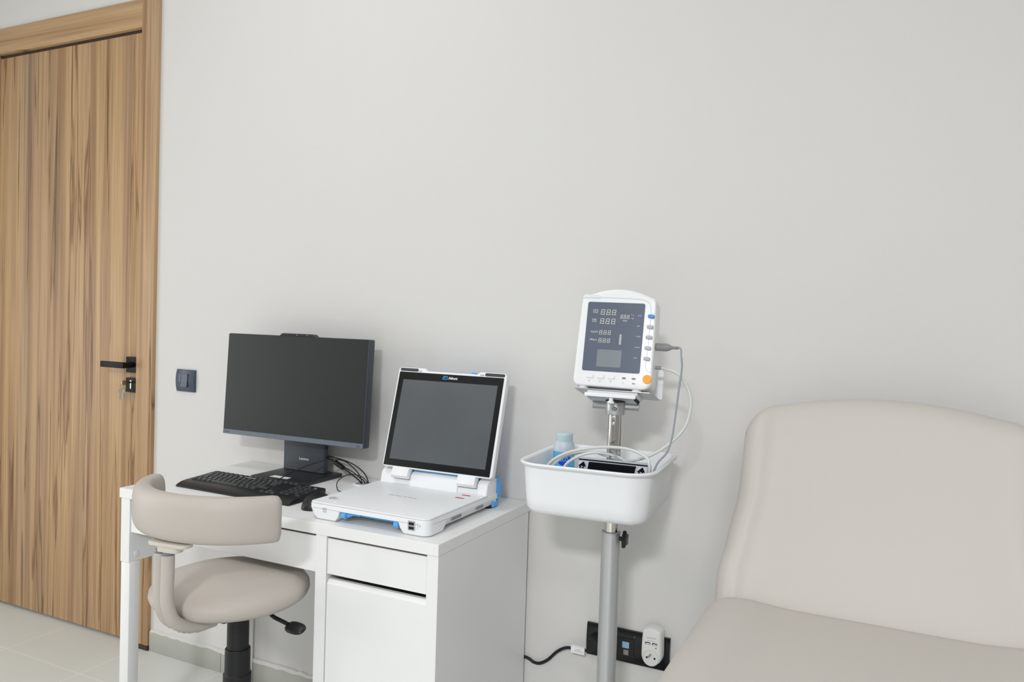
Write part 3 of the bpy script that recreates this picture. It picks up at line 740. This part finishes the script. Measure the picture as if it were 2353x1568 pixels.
b = B(); tube(b, [(.0285+.0008*k, -.0003, -.0228+.0011*math.sin(k*.75)) for k in range(9)], .00025, 4); obj('mains_symbol', b, 'greyprint', bp, mtx=FB)
b = B(); prism(b, rrect(.0510, .0575, -.0245, -.0215, .0006, 2), -.0005, .0005, 'XZ'); obj('battery_symbol', b, 'greyprint', bp, mtx=FB)
b = B(); prism(b, [(-.0800, .1705), (-.0400, .1712), (-.0380, .1725), (-.0430, .1775), (-.0480, .1790), (-.0740, .1795), (-.0790, .1760)], -.0022, .004, 'XZ', .0012, 2); obj('alarm_light', b, mat('alarm_lens', (226, 229, 232), .25), bp, mtx=FB)

# sensor cable with grey connector
sen = thing('sensor_cable', 'grey sensor cable with ribbed connector plugged into the monitor side', 'cable', tuple(FB @ Vector((.0955, .028, .068))))
b = B(); t = B()
prof = [(.0090, 0)]
for k in range(5): prof += [(.0092, .002+.004*k), (.0084, .0045+.004*k), (.0092, .0052+.004*k)]
prof += [(.0090, .0230), (.0070, .0290), (.0050, .0330), (.0046, .0345)]
lathe(t, prof, 20); join(b, t, T(.0950, .028, .0690) @ Matrix.Rotation(PI/2, 4, 'Y')); obj('connector', b, 'plug', sen, mtx=FB)
b = B(); t = B()
prof = [(.0044, .0340)]
for k in range(4): prof += [(.0042, .036+.0035*k), (.0030, .0372+.0035*k), (.0030, .0385+.0035*k)]
lathe(t, prof, 14); join(b, t, T(.0950, .028, .0690) @ Matrix.Rotation(PI/2, 4, 'Y')); obj('strain_relief', b, 'plug', sen, mtx=FB)
pst = FB @ Vector((.1290, .028, .0690)); pst2 = FB @ Vector((.1480, .028, .0690))
b = B(); tube(b, [pst, pst2, (1.525, -.272, 1.190), (1.527, -.270, 1.165), (1.523, -.270, 1.125), (1.517, -.270, 1.063), (1.511, -.270, 1.010), (1.501, -.272, .973), (1.481, -.275, .946), (1.464, -.28, .900), (1.436, -.27, .848)], .0023, 10); obj('cord', b, 'cable', sen)

# ================================================================== CUFF AND HOSE
cuff = thing('blood_pressure_cuff', 'folded black and grey blood pressure cuff with coiled white hose in the basket', 'cuff', (1.400, -.335, .831))
FC = frame((1.3985, -.343, .8310), .055, -.16)
b = B()
sec = [(.026*math.copysign(abs(math.cos(t))**.6, math.cos(t)), .0615+.0615*math.copysign(abs(math.sin(t))**.45, math.sin(t))) for t in [k*2*PI/28 for k in range(28)]]
prism(b, sec, -.079, .079, 'YZ', .003, 2); obj('cuff_body', b, 'cuffgrey', cuff, mtx=FC)
b = B(); prism(b, [(-.066, .004), (.040, .004), (.0535, .1140), (-.0530, .1140)], -.0274, -.0200, 'XZ', .001, 1); obj('loop_panel', b, 'cuffblack', cuff, mtx=FC)
b = B(); prism(b, [(-.079, .1165), (.079, .1165), (.079, .1190), (-.079, .1190)], -.0215, -.016, 'XZ'); obj('bound_edge', b, 'cuffblack', cuff, mtx=FC)
for x in (-.0700, .0640):
    b = B(); prism(b, [(x-.0105, .060), (x-.0010, .060), (x+.0062, .1030), (x+.0105, .1030), (x+.0045, .1130), (x-.0070, .1030), (x-.0030, .1030)], -.0272, -.0190, 'XZ'); ar = obj('arrow_print', b, 'cuffblack', cuff, mtx=FC, smooth=False)
    obj('arrow_lettering', text('MIN.', .0150, .0050), 'legend', ar, mtx=FC @ T(x+.0005, -.0275, .0955) @ UP @ Matrix.Rotation(-1.75, 4, 'Z'), smooth=False)
hs = FB @ Vector((.0940, .038, .0225))
b = B(); tube(b, [FB @ Vector((.094, .038, .0225)), FB @ Vector((.108, .038, .0228))], .0042, 12, False); obj('hose_fitting', b, 'plug', cuff)
b = B(); tube(b, [hs, FB @ Vector((.112, .038, .0225)), (1.519, -.262, 1.149), (1.542, -.260, 1.114), (1.548, -.260, 1.079), (1.538, -.262, 1.034), (1.509, -.268, .997), (1.475, -.278, .969), (1.435, -.285, .951), (1.395, -.275, .944), (1.360, -.262, .948),
                  (1.320, -.270, .956), (1.280, -.300, .949), (1.253, -.325, .931), (1.240, -.322, .905), (1.255, -.30, .880), (1.32, -.285, .868), (1.40, -.285, .868), (1.462, -.300, .885), (1.4740, -.325, .910), (1.4800, -.338, .950), (1.470, -.332, .968), (1.425, -.318, .979), (1.364, -.315, .977), (1.302, -.322, .964), (1.265, -.330, .948), (1.240, -.335, .926), (1.232, -.328, .895), (1.250, -.31, .865), (1.31, -.29, .850)], .0035, 12); obj('hose', b, 'hose', cuff)
b = B(); tube(b, [(1.275, -.335, .905), (1.285, -.338, .932), (1.312, -.330, .953), (1.345, -.318, .963), (1.380, -.305, .960), (1.408, -.298, .950), (1.430, -.296, .930), (1.436, -.295, .890)], .0033, 12); obj('hose', b, 'hose', cuff)
b = B(); tube(b, [(1.352, -.300, .975), (1.372, -.305, .977), (1.388, -.310, .970), (1.398, -.315, .955), (1.402, -.312, .935)], .0022, 10); obj('sensor_lead', b, 'cable', cuff)

# gel bottle
bt = thing('gel_bottle', 'translucent gel bottle with blue label standing in the basket', 'bottle', (1.2245, -.200, .8305))
b = B(); lathe(b, [(0, .831), (.024, .831), (.0266, .835), (.0266, .941), (.0261, .948), (.0245, .9550), (.0220, .9610), (.0208, .9640), (0, .9640)], 40, 1.2245, -.200); obj('bottle_body', b, 'bottle', bt)
prof = [(0, .9642), (.0207, .9642), (.0210, .9650)]
for k in range(4): prof += [(.0210, .9658+.0034*k), (.0204, .9664+.0034*k), (.0204, .9676+.0034*k), (.0210, .9682+.0034*k)]
prof += [(.0206, .9805), (.0198, .9830), (.0185, .9835), (0, .9832)]
b = B(); lathe(b, prof, 40, 1.2245, -.200); obj('cap', b, 'cap', bt)
b = B(); lathe(b, [(.02685, .836), (.02685, .9395)], 48, 1.2245, -.200, caps=False); lab = obj('label', b, 'labelb', bt)
def wrap(bm, ang0):
    for v in bm.verts:
        a = ang0 + v.co.x/.0269; rr = .0269+v.co.z
        v.co = Vector((1.2245+rr*math.sin(a), -.200-rr*math.cos(a), v.co.y))
    return bm
ang0 = math.atan2(1.94-1.2245, 2.0-.2)
b = B(); G = []
for i in range(7):
    rr = i/6
    G.append([(max(.02, rr)*.0165*math.cos(t), .9210+max(.02, rr)*.0155*math.sin(t), .0002) for t in [k*2*PI/28 for k in range(28)]])
grid(b, G, True); wrap(b, ang0); em = obj('label_emblem', b, 'deepblue', lab)
b = text('eco', .0230, .0105, bold=.02); bmesh.ops.subdivide_edges(b, edges=b.edges[:], cuts=1); b.transform(T(0, .9215, .0005)); wrap(b, ang0); obj('label_lettering', b, 'labelb', em, smooth=False)
b = text('ultrasound gel', .026, .003); b.transform(T(0, .896, .0004)); wrap(b, ang0); obj('label_lettering', b, 'deepblue', lab, smooth=False)
b = B()
G = [[(x_, .9190+dz, .0003) for x_ in [-.030+.002*k for k in range(31)]] for dz in (0, .0012)]
grid(b, G); wrap(b, ang0); obj('label_line', b, 'deepblue', lab)

# ================================================================== STOOL WITH WRAP BACKREST
SX, SY = .500, -.568
ch = thing('office_stool', 'beige vinyl swivel stool with a curved wraparound backrest pushed under the desk', 'stool', (.522, -.570, 0))
b = B(); lathe(b, [(0, .548), (.10, .548), (.150, .549), (.172, .553), (.184, .562), (.1885, .573), (.1870, .585), (.178, .597), (.155, .606), (.11, .611), (.05, .6125), (0, .613)], 64, SX, SY); obj('seat', b, 'vinyl', ch, angle=70)
b = B(); box(b, SX-.07, SX+.07, SY-.09, SY+.06, .5250, .5475, .006); obj('seat_plate', b, 'blackp', ch)
qx, qy = .527, -.570
b = B(); lathe(b, [(.0260, .525), (.0260, .420), (0, .420)], 32, qx, qy); obj('gas_lift_upper', b, 'rubber', ch)
b = B(); lathe(b, [(.0285, .432), (.0300, .430), (.0305, .350), (0, .350)], 32, qx, qy); obj('gas_lift_sleeve', b, 'rubber', ch)
b = B(); lathe(b, [(.0300, .372), (.0335, .368), (.0345, .13), (0, .13)], 32, qx, qy); obj('gas_lift_cover', b, 'rubber', ch)
for k in range(5):
    a = .2+k*2*PI/5; ca, sa = math.cos(a), math.sin(a); L_ = .235
    b = B(); tube(b, [(qx+ca*.02, qy+sa*.02, .125), (qx+ca*L_*.5, qy+sa*L_*.5, .112), (qx+ca*L_, qy+sa*L_, .080)], lambda s: .020-.006*s, 10); lg = obj('leg', b, 'blackp', ch)
    b = B(); cyl(b, (qx+ca*L_-sa*.012, qy+sa*L_+ca*.012, .0275), (qx+ca*L_+sa*.012, qy+sa*L_-ca*.012, .0275), .027, 20, bev=.003); cyl(b, (qx+ca*L_, qy+sa*L_, .05), (qx+ca*L_, qy+sa*L_, .075), .008, 10); obj('castor', b, 'blackp', lg)
# lever
b = B(); tube(b, [(.56, -.58, .541), (.605, -.56, .536), (.625, -.555, .522), (.655, -.552, .514), (.668, -.552, .511)], .0050, 10)
lv = obj('height_lever', b, 'blackp', ch)
b = B(); V = grid(b, dome(0, 0, -.004, .030, .017, .009), True); b.faces.new(V[0][::-1]); b.faces.new(V[-1])
obj('lever_paddle', b, 'blackp', lv, mtx=T(.692, -.555, .510) @ Matrix.Rotation(-.10, 4, 'Z') @ Matrix.Rotation(.5, 4, 'X'))
# backrest
BX, BY, BR = .535, -.570, .222
def backrest():
    bm = B(); G = []
    n = 56; a0, a1 = math.radians(198), math.radians(336); R = BR
    N = 28
    for i in range(n+1):
        s = i/n
        e = min(s, 1-s)*(a1-a0)*R                       # distance to the end
        cap = .022
        k = 1.0 if e > cap else math.sqrt(max(0, 1-(1-e/cap)**2))**.6
        kz = .72+.28*k; kt = max(.02, k)
        a = a0+(a1-a0)*s
        c_, s_ = math.cos(a), math.sin(a)
        zc = .7995+.006*math.cos((a-1.5*PI))
        ring = []
        for q in range(N):
            t_ = 2*PI*q/N
            hz = .0520*kz*math.copysign(abs(math.sin(t_))**.62, math.sin(t_)); ht = .0245*kt*math.copysign(abs(math.cos(t_))**.75, math.cos(t_))
            rr = R+ht+.10*hz*0
            ring.append((BX+rr*c_, BY+rr*s_, zc+hz))
        G.append(ring)
    V = grid(bm, G, True); bm.faces.new(V[0][::-1]); bm.faces.new(V[-1]); return bm
obj('backrest', backrest(), 'vinyl', ch, angle=75)
b = B(); prism(b, rrect(-.055, .050, -.018, .018, .014, 5), .7420, .7510, 'XY', .002, 2); prism(b, rrect(-.032, .026, -.015, .015, .012, 4), .7290, .7425, 'XY', .002, 2)
obj('backrest_plate', b, 'beigep', ch, mtx=T(.545, -.790, 0) @ Matrix.Rotation(.12, 4, 'Z'))
for k, (x, zt) in enumerate(((.5085, .7215), (.5385, .7215))):
    y = -.787-.006*k
    b = B(); tube(b, [(x, y, zt), (x, y, .68), (x, y-.001, .625), (x+.002, y+.004, .595), (x+.004, y+.016, .570), (x+.006, y+.040, .551), (x+.006, y+.080, .538), (x+.004, y+.13, .533)], .0142, 18, sub=6)
    for v in b.verts:
        if -.775 < v.co.y < -.70 and v.co.z < .575: v.co.z += .0012*math.sin(v.co.y*520)
    sl_ = obj('back_support', b, 'vinyl', ch)
    b = B(); cyl(b, (x, y, zt-.002), (x, y, .7295), .0105, 18); obj('support_tube', b, 'greyp', sl_)

# ================================================================== TREATMENT COUCH
cc = thing('treatment_couch', 'large beige vinyl treatment couch with raised padded backrest at the right', 'couch', (1.905, -.95, 0))
CXm = 1.945
aN = math.atan2(.16, .43)
FA = frame((CXm, -.32, .69), 0, -aN)
def interp(tab, x):
    for (a, fa), (c, fc) in zip(tab, tab[1:]):
        if x <= c:
            t_ = 0 if c == a else (x-a)/(c-a); t_ = max(0, t_); t_ = t_*t_*(3-2*t_)*.5+t_*.5; return fa+(fc-fa)*t_
    return tab[-1][1]
HW = [(0, .3240), (.05, .3240), (.125, .3110), (.231, .2950), (.31, .2940), (.50, .2935)]
def topz(s):                                    # top outline height for s in [-1, 1]
    a = abs(s)
    z = .4640-.0260*(a/.72)**2 if a <= .72 else .4380
    if a > .72:
        q = (a-.72)/.28; z = .4380-.0735*(1-math.sqrt(max(0, 1-q**2.4)))-.010*q
    return z
def edge_profile(n):                            # parameter values dense near both ends
    return [-math.cos(PI*k/n) for k in range(n+1)]
def backpad():
    bm = B(); ns, nt = 56, 40
    ss = edge_profile(ns); ts = [.5-.5*math.cos(PI*k/nt) for k in range(nt+1)]
    th = .042
    def pt(s, t_, front):
        z = -.06 + t_*(topz(s)+.06); hw = interp(HW, max(0, z)); x = s*hw
        ex = (1-abs(s))*hw; ez = min(z+.06, topz(s)-z)
        e = min(ex, ez) if ex < .08 and ez < .08 and False else None
        rr = .040
        fx = math.sqrt(max(0, 1-(1-min(1, ex/rr))**2)); fz = math.sqrt(max(0, 1-(1-min(1, ez/rr))**2))
        k = fx*fz
        y = -th*k if front else th*k
        if front:
            bol = math.exp(-((ex-.036)/.024)**2)*.009*min(1, ez/.06)
            mid = .006*(1-(x/.2)**2) if abs(x) < .2 else 0
            y += -bol - 0*mid + .004
            y *= 1
            y = y if k > 0 else 0
        return (x, y+th, z)
    F = [[pt(s, t_, True) for s in ss] for t_ in ts]; Bk = [[pt(s, t_, False) for s in ss] for t_ in ts]
    grid(bm, F); grid(bm, Bk)
    bmesh.ops.remove_doubles(bm, verts=bm.verts[:], dist=.0012)
    return bm
obj('backrest', backpad(), 'vinylc', cc, mtx=FA, angle=80)
def seatpad():
    bm = B(); ns, nt = 60, 60; hw, y0, y1, th = .3360, -1.72, -.3030, .050
    ss = edge_profile(ns); ts = [.5-.5*math.cos(PI*k/nt) for k in range(nt+1)]
    zc = .690-th
    def pt(s, t_, up):
        y = y0+t_*(y1-y0); ed = min(y-y0, y1-y)
        rr = .11; cut = 0 if ed > rr else rr-math.sqrt(max(0, rr*rr-(rr-ed)**2))
        if y > -1: rr = .055; cut = 0 if ed > rr else rr-math.sqrt(max(0, rr*rr-(rr-ed)**2))
        h = hw-cut; x = s*h; ex = (1-abs(s))*h
        r_ = .050
        fx = math.sqrt(max(0, 1-(1-min(1, ex/r_))**2)); fz = math.sqrt(max(0, 1-(1-min(1, ed/.035))**2))
        k = fx*fz; z = th*k*(1 if up else -1)
        if up:
            bol = math.exp(-((ex-.085)/.050)**2)*.011*min(1, ed/.05)*(1 if k > 0 else 0)
            z += bol
        return (CXm+x, y, zc+z)
    grid(bm, [[pt(s, t_, True) for s in ss] for t_ in ts]); grid(bm, [[pt(s, t_, False) for s in ss] for t_ in ts])
    bmesh.ops.remove_doubles(bm, verts=bm.verts[:], dist=.0012)
    return bm
obj('seat', seatpad(), 'vinylc', cc, angle=80)
b = B(); box(b, CXm-.20, CXm+.20, -1.60, -.34, .560, .5895, .004); obj('seat_frame', b, 'whitep', cc)
b = B(); prism(b, rrect(CXm-.13, CXm+.13, -1.22, -.62, .03, 4), .08, .5595, 'XY', .004, 2); obj('lift_column', b, 'whitep', cc)
b = B(); prism(b, rrect(CXm-.24, CXm+.24, -1.42, -.42, .05, 5), .0005, .0795, 'XY', .008, 2); obj('floor_plinth', b, 'whitep', cc)
b = B()
for x in (-.12, .12): tube(b, [FA @ Vector((x, .075, -.03)), FA @ Vector((x, .084, .06)), FA @ Vector((x, .086, .26))], .010, 10, False)
for x in (-.12, .12): tube(b, [(CXm+x, -.36, .575), (CXm+x, -.30, .585), FA @ Vector((x, .075, -.03))], .010, 10, False)
obj('backrest_bracket', b, 'metalgrey', cc)

# ================================================================== WALL OUTLET
so = thing('wall_outlet', 'glossy black four-gang wall outlet plate low on the wall behind the stand', 'outlet', (1.347, 0, .401))
b = B()
G = []
for i in range(17):
    z = .3585 + .0865*i/16; s = (i/16-.5)*2; dep = .012-.0045*s*s
    G.append([(1.2325, -.0002, z), (1.2325, -dep+.001, z), (1.2337, -dep, z), (1.4595, -dep, z), (1.4607, -dep+.001, z), (1.4607, -.0002, z)])
V = grid(b, G, True); b.faces.new(V[0][::-1]); b.faces.new(V[-1]); obj('outlet_plate', b, 'gloss', so)
b = B(); lathe(b, [(.0205, 0), (.0225, 0), (.0225, .0018), (.0205, .0018)], 40, caps=False); lathe(b, [(0, .0006), (.0205, .0006)], 40, caps=False)
obj('socket_well', b, 'blackp', so, mtx=T(1.262, -.0118, .4015) @ Matrix.Rotation(PI/2, 4, 'X'))
b = B(); prism(b, rrect(1.3215, 1.3655, .3790, .4250, .001, 2), -.0130, -.0110, 'XZ', .0005, 1); dm = obj('data_module', b, 'blackp', so)
b = B(); prism(b, rrect(1.3345, 1.3530, .3990, .4155, .0008, 2), -.0140, -.0128, 'XZ'); obj('label_window', b, 'rjblue', dm)
b = B(); prism(b, rrect(1.3385, 1.3520, .3810, .3945, .0008, 2), -.0138, -.0128, 'XZ'); obj('data_port', b, mat('port_shutter', (150, 148, 142), .5), dm)
b = B(); cyl(b, (1.3670, -.0112, .4325), (1.3670, -.0122, .4325), .0012, 10); obj('screw', b, 'greyprint', so)

# usb charger
cg = thing('usb_charger_adapter', 'white plug-through USB charger adapter in the outlet beside the couch', 'charger', (1.416, -.013, .42))
b = B()
def blob(w0, w1, z0, z1, rb, rt, y):
    pass
outl = arc(1.4205, .4055, .0268, PI, 2*PI, 20) + [(1.4472, .425), (1.4466, .445)] + arc(1.4390, .4665, .0062, 0, .45*PI, 5) + [(1.4340, .4752), (1.4270, .4768), (1.4205, .4774), (1.4140, .4768), (1.4070, .4752)] + arc(1.4020, .4665, .0062, .55*PI, PI, 5) + [(1.3944, .445), (1.3938, .425)]
t = B(); lo = []
cxg, czg = 1.4205, .428
for (ins, y) in ((.0, -.0135), (.0, -.034), (.0010, -.040), (.0030, -.0432), (.0060, -.0445)):
    lo.append([((x-cxg)*(1-ins/.027)+cxg, y, (z-czg)*(1-ins/.05)+czg) for x, z in outl])
V = grid(t, lo, True); t.faces.new(V[0][::-1]); t.faces.new(V[-1]); join(b, t); obj('charger_body', b, 'charger', cg, angle=50)
b = B(); t = B(); lathe(t, [(.0215, .0001), (.0205, .0010), (.0195, .0010), (.0185, -.0002), (0, -.0004)], 40, caps=False); join(b, t, T(1.4205, -.0446, .4010) @ Matrix.Rotation(PI/2, 4, 'X')); sk = obj('socket_face', b, mat('socket_white', (222, 222, 217), .4), cg)
for x in (1.4105, 1.4310):
    b = B(); cyl(b, (x, -.0443, .4010), (x, -.0453, .4010), .0026, 16); obj('socket_hole', b, 'dark', sk)
b = B(); cyl(b, (1.4205, -.0440, .4100), (1.4185, -.0580, .4090), .0024, 14, bev=.0008); obj('earth_pin', b, 'brass', sk)
for x in (1.4115, 1.4300):
    b = B(); prism(b, [(x-.0066, .4350), (x+.0066, .4350), (x+.0066, .4405), (x-.0066, .4405)], -.0452, -.0440, 'XZ'); us = obj('usb_port', b, 'dark', cg, smooth=False)
    b = B(); box(b, x-.0048, x+.0060, -.0456, -.0450, .4358, .4384); obj('usb_tongue', b, 'paper', us)
b = B(); cyl(b, (1.4335, -.0440, .4285), (1.4335, -.0452, .4285), .0015, 12); obj('status_light', b, 'led_red', cg)
obj('printed_lettering', text('USB CHARGER', .0240, .0030), 'greyprint', cg, mtx=T(1.4205, -.0448, .4525) @ UP @ Matrix.Rotation(PI, 4, 'Z'), smooth=False)
obj('printed_lettering', text('5.0V=2.1A', .0200, .0026), 'greyprint', cg, mtx=T(1.4205, -.0448, .4448) @ UP @ Matrix.Rotation(PI, 4, 'Z'), smooth=False)

# plugged power cable with label
pl = thing('power_plug', 'black power plug and cord with white paper label in the outlet at the wall', 'cord', (1.262, -.014, .39))
b = B(); cyl(b, (1.262, -.0140, .4015), (1.262, -.045, .4015), .0185, 28, r1=.0165); obj('plug_body', b, 'rubber', pl)
b = B(); tube(b, [(1.262, -.034, .388), (1.250, -.032, .379), (1.232, -.028, .3745), (1.200, -.024, .3715), (1.175, -.018, .365), (1.148, -.012, .346), (1.122, -.010, .318), (1.098, -.009, .302), (1.078, -.008, .300), (1.066, -.0075, .305), (1.050, -.0072, .3085), (1.00, -.007, .309)], .0042, 12); obj('cord', b, 'rubber', pl)
b = B(); prism(b, rrect(1.1985, 1.2375, .3650, .3835, .0012, 2), -.0372, -.0286, 'XZ'); tg = obj('paper_label', b, 'paper', pl, smooth=False)
for z, xx, wd in ((.3790, 1.2245, .006), (.3760, 1.218, .0125), (.3728, 1.221, .026)):
    b = B()
    random.seed(int(z*1e4)); x = xx-wd/2
    while x < xx+wd/2:
        l_ = random.uniform(.0006, .002); box(b, x, x+l_, -.0374, -.0371, z-.0018, z-.0007); x += l_+.0005
    obj('label_print', b, 'greyprint', tg, smooth=False)
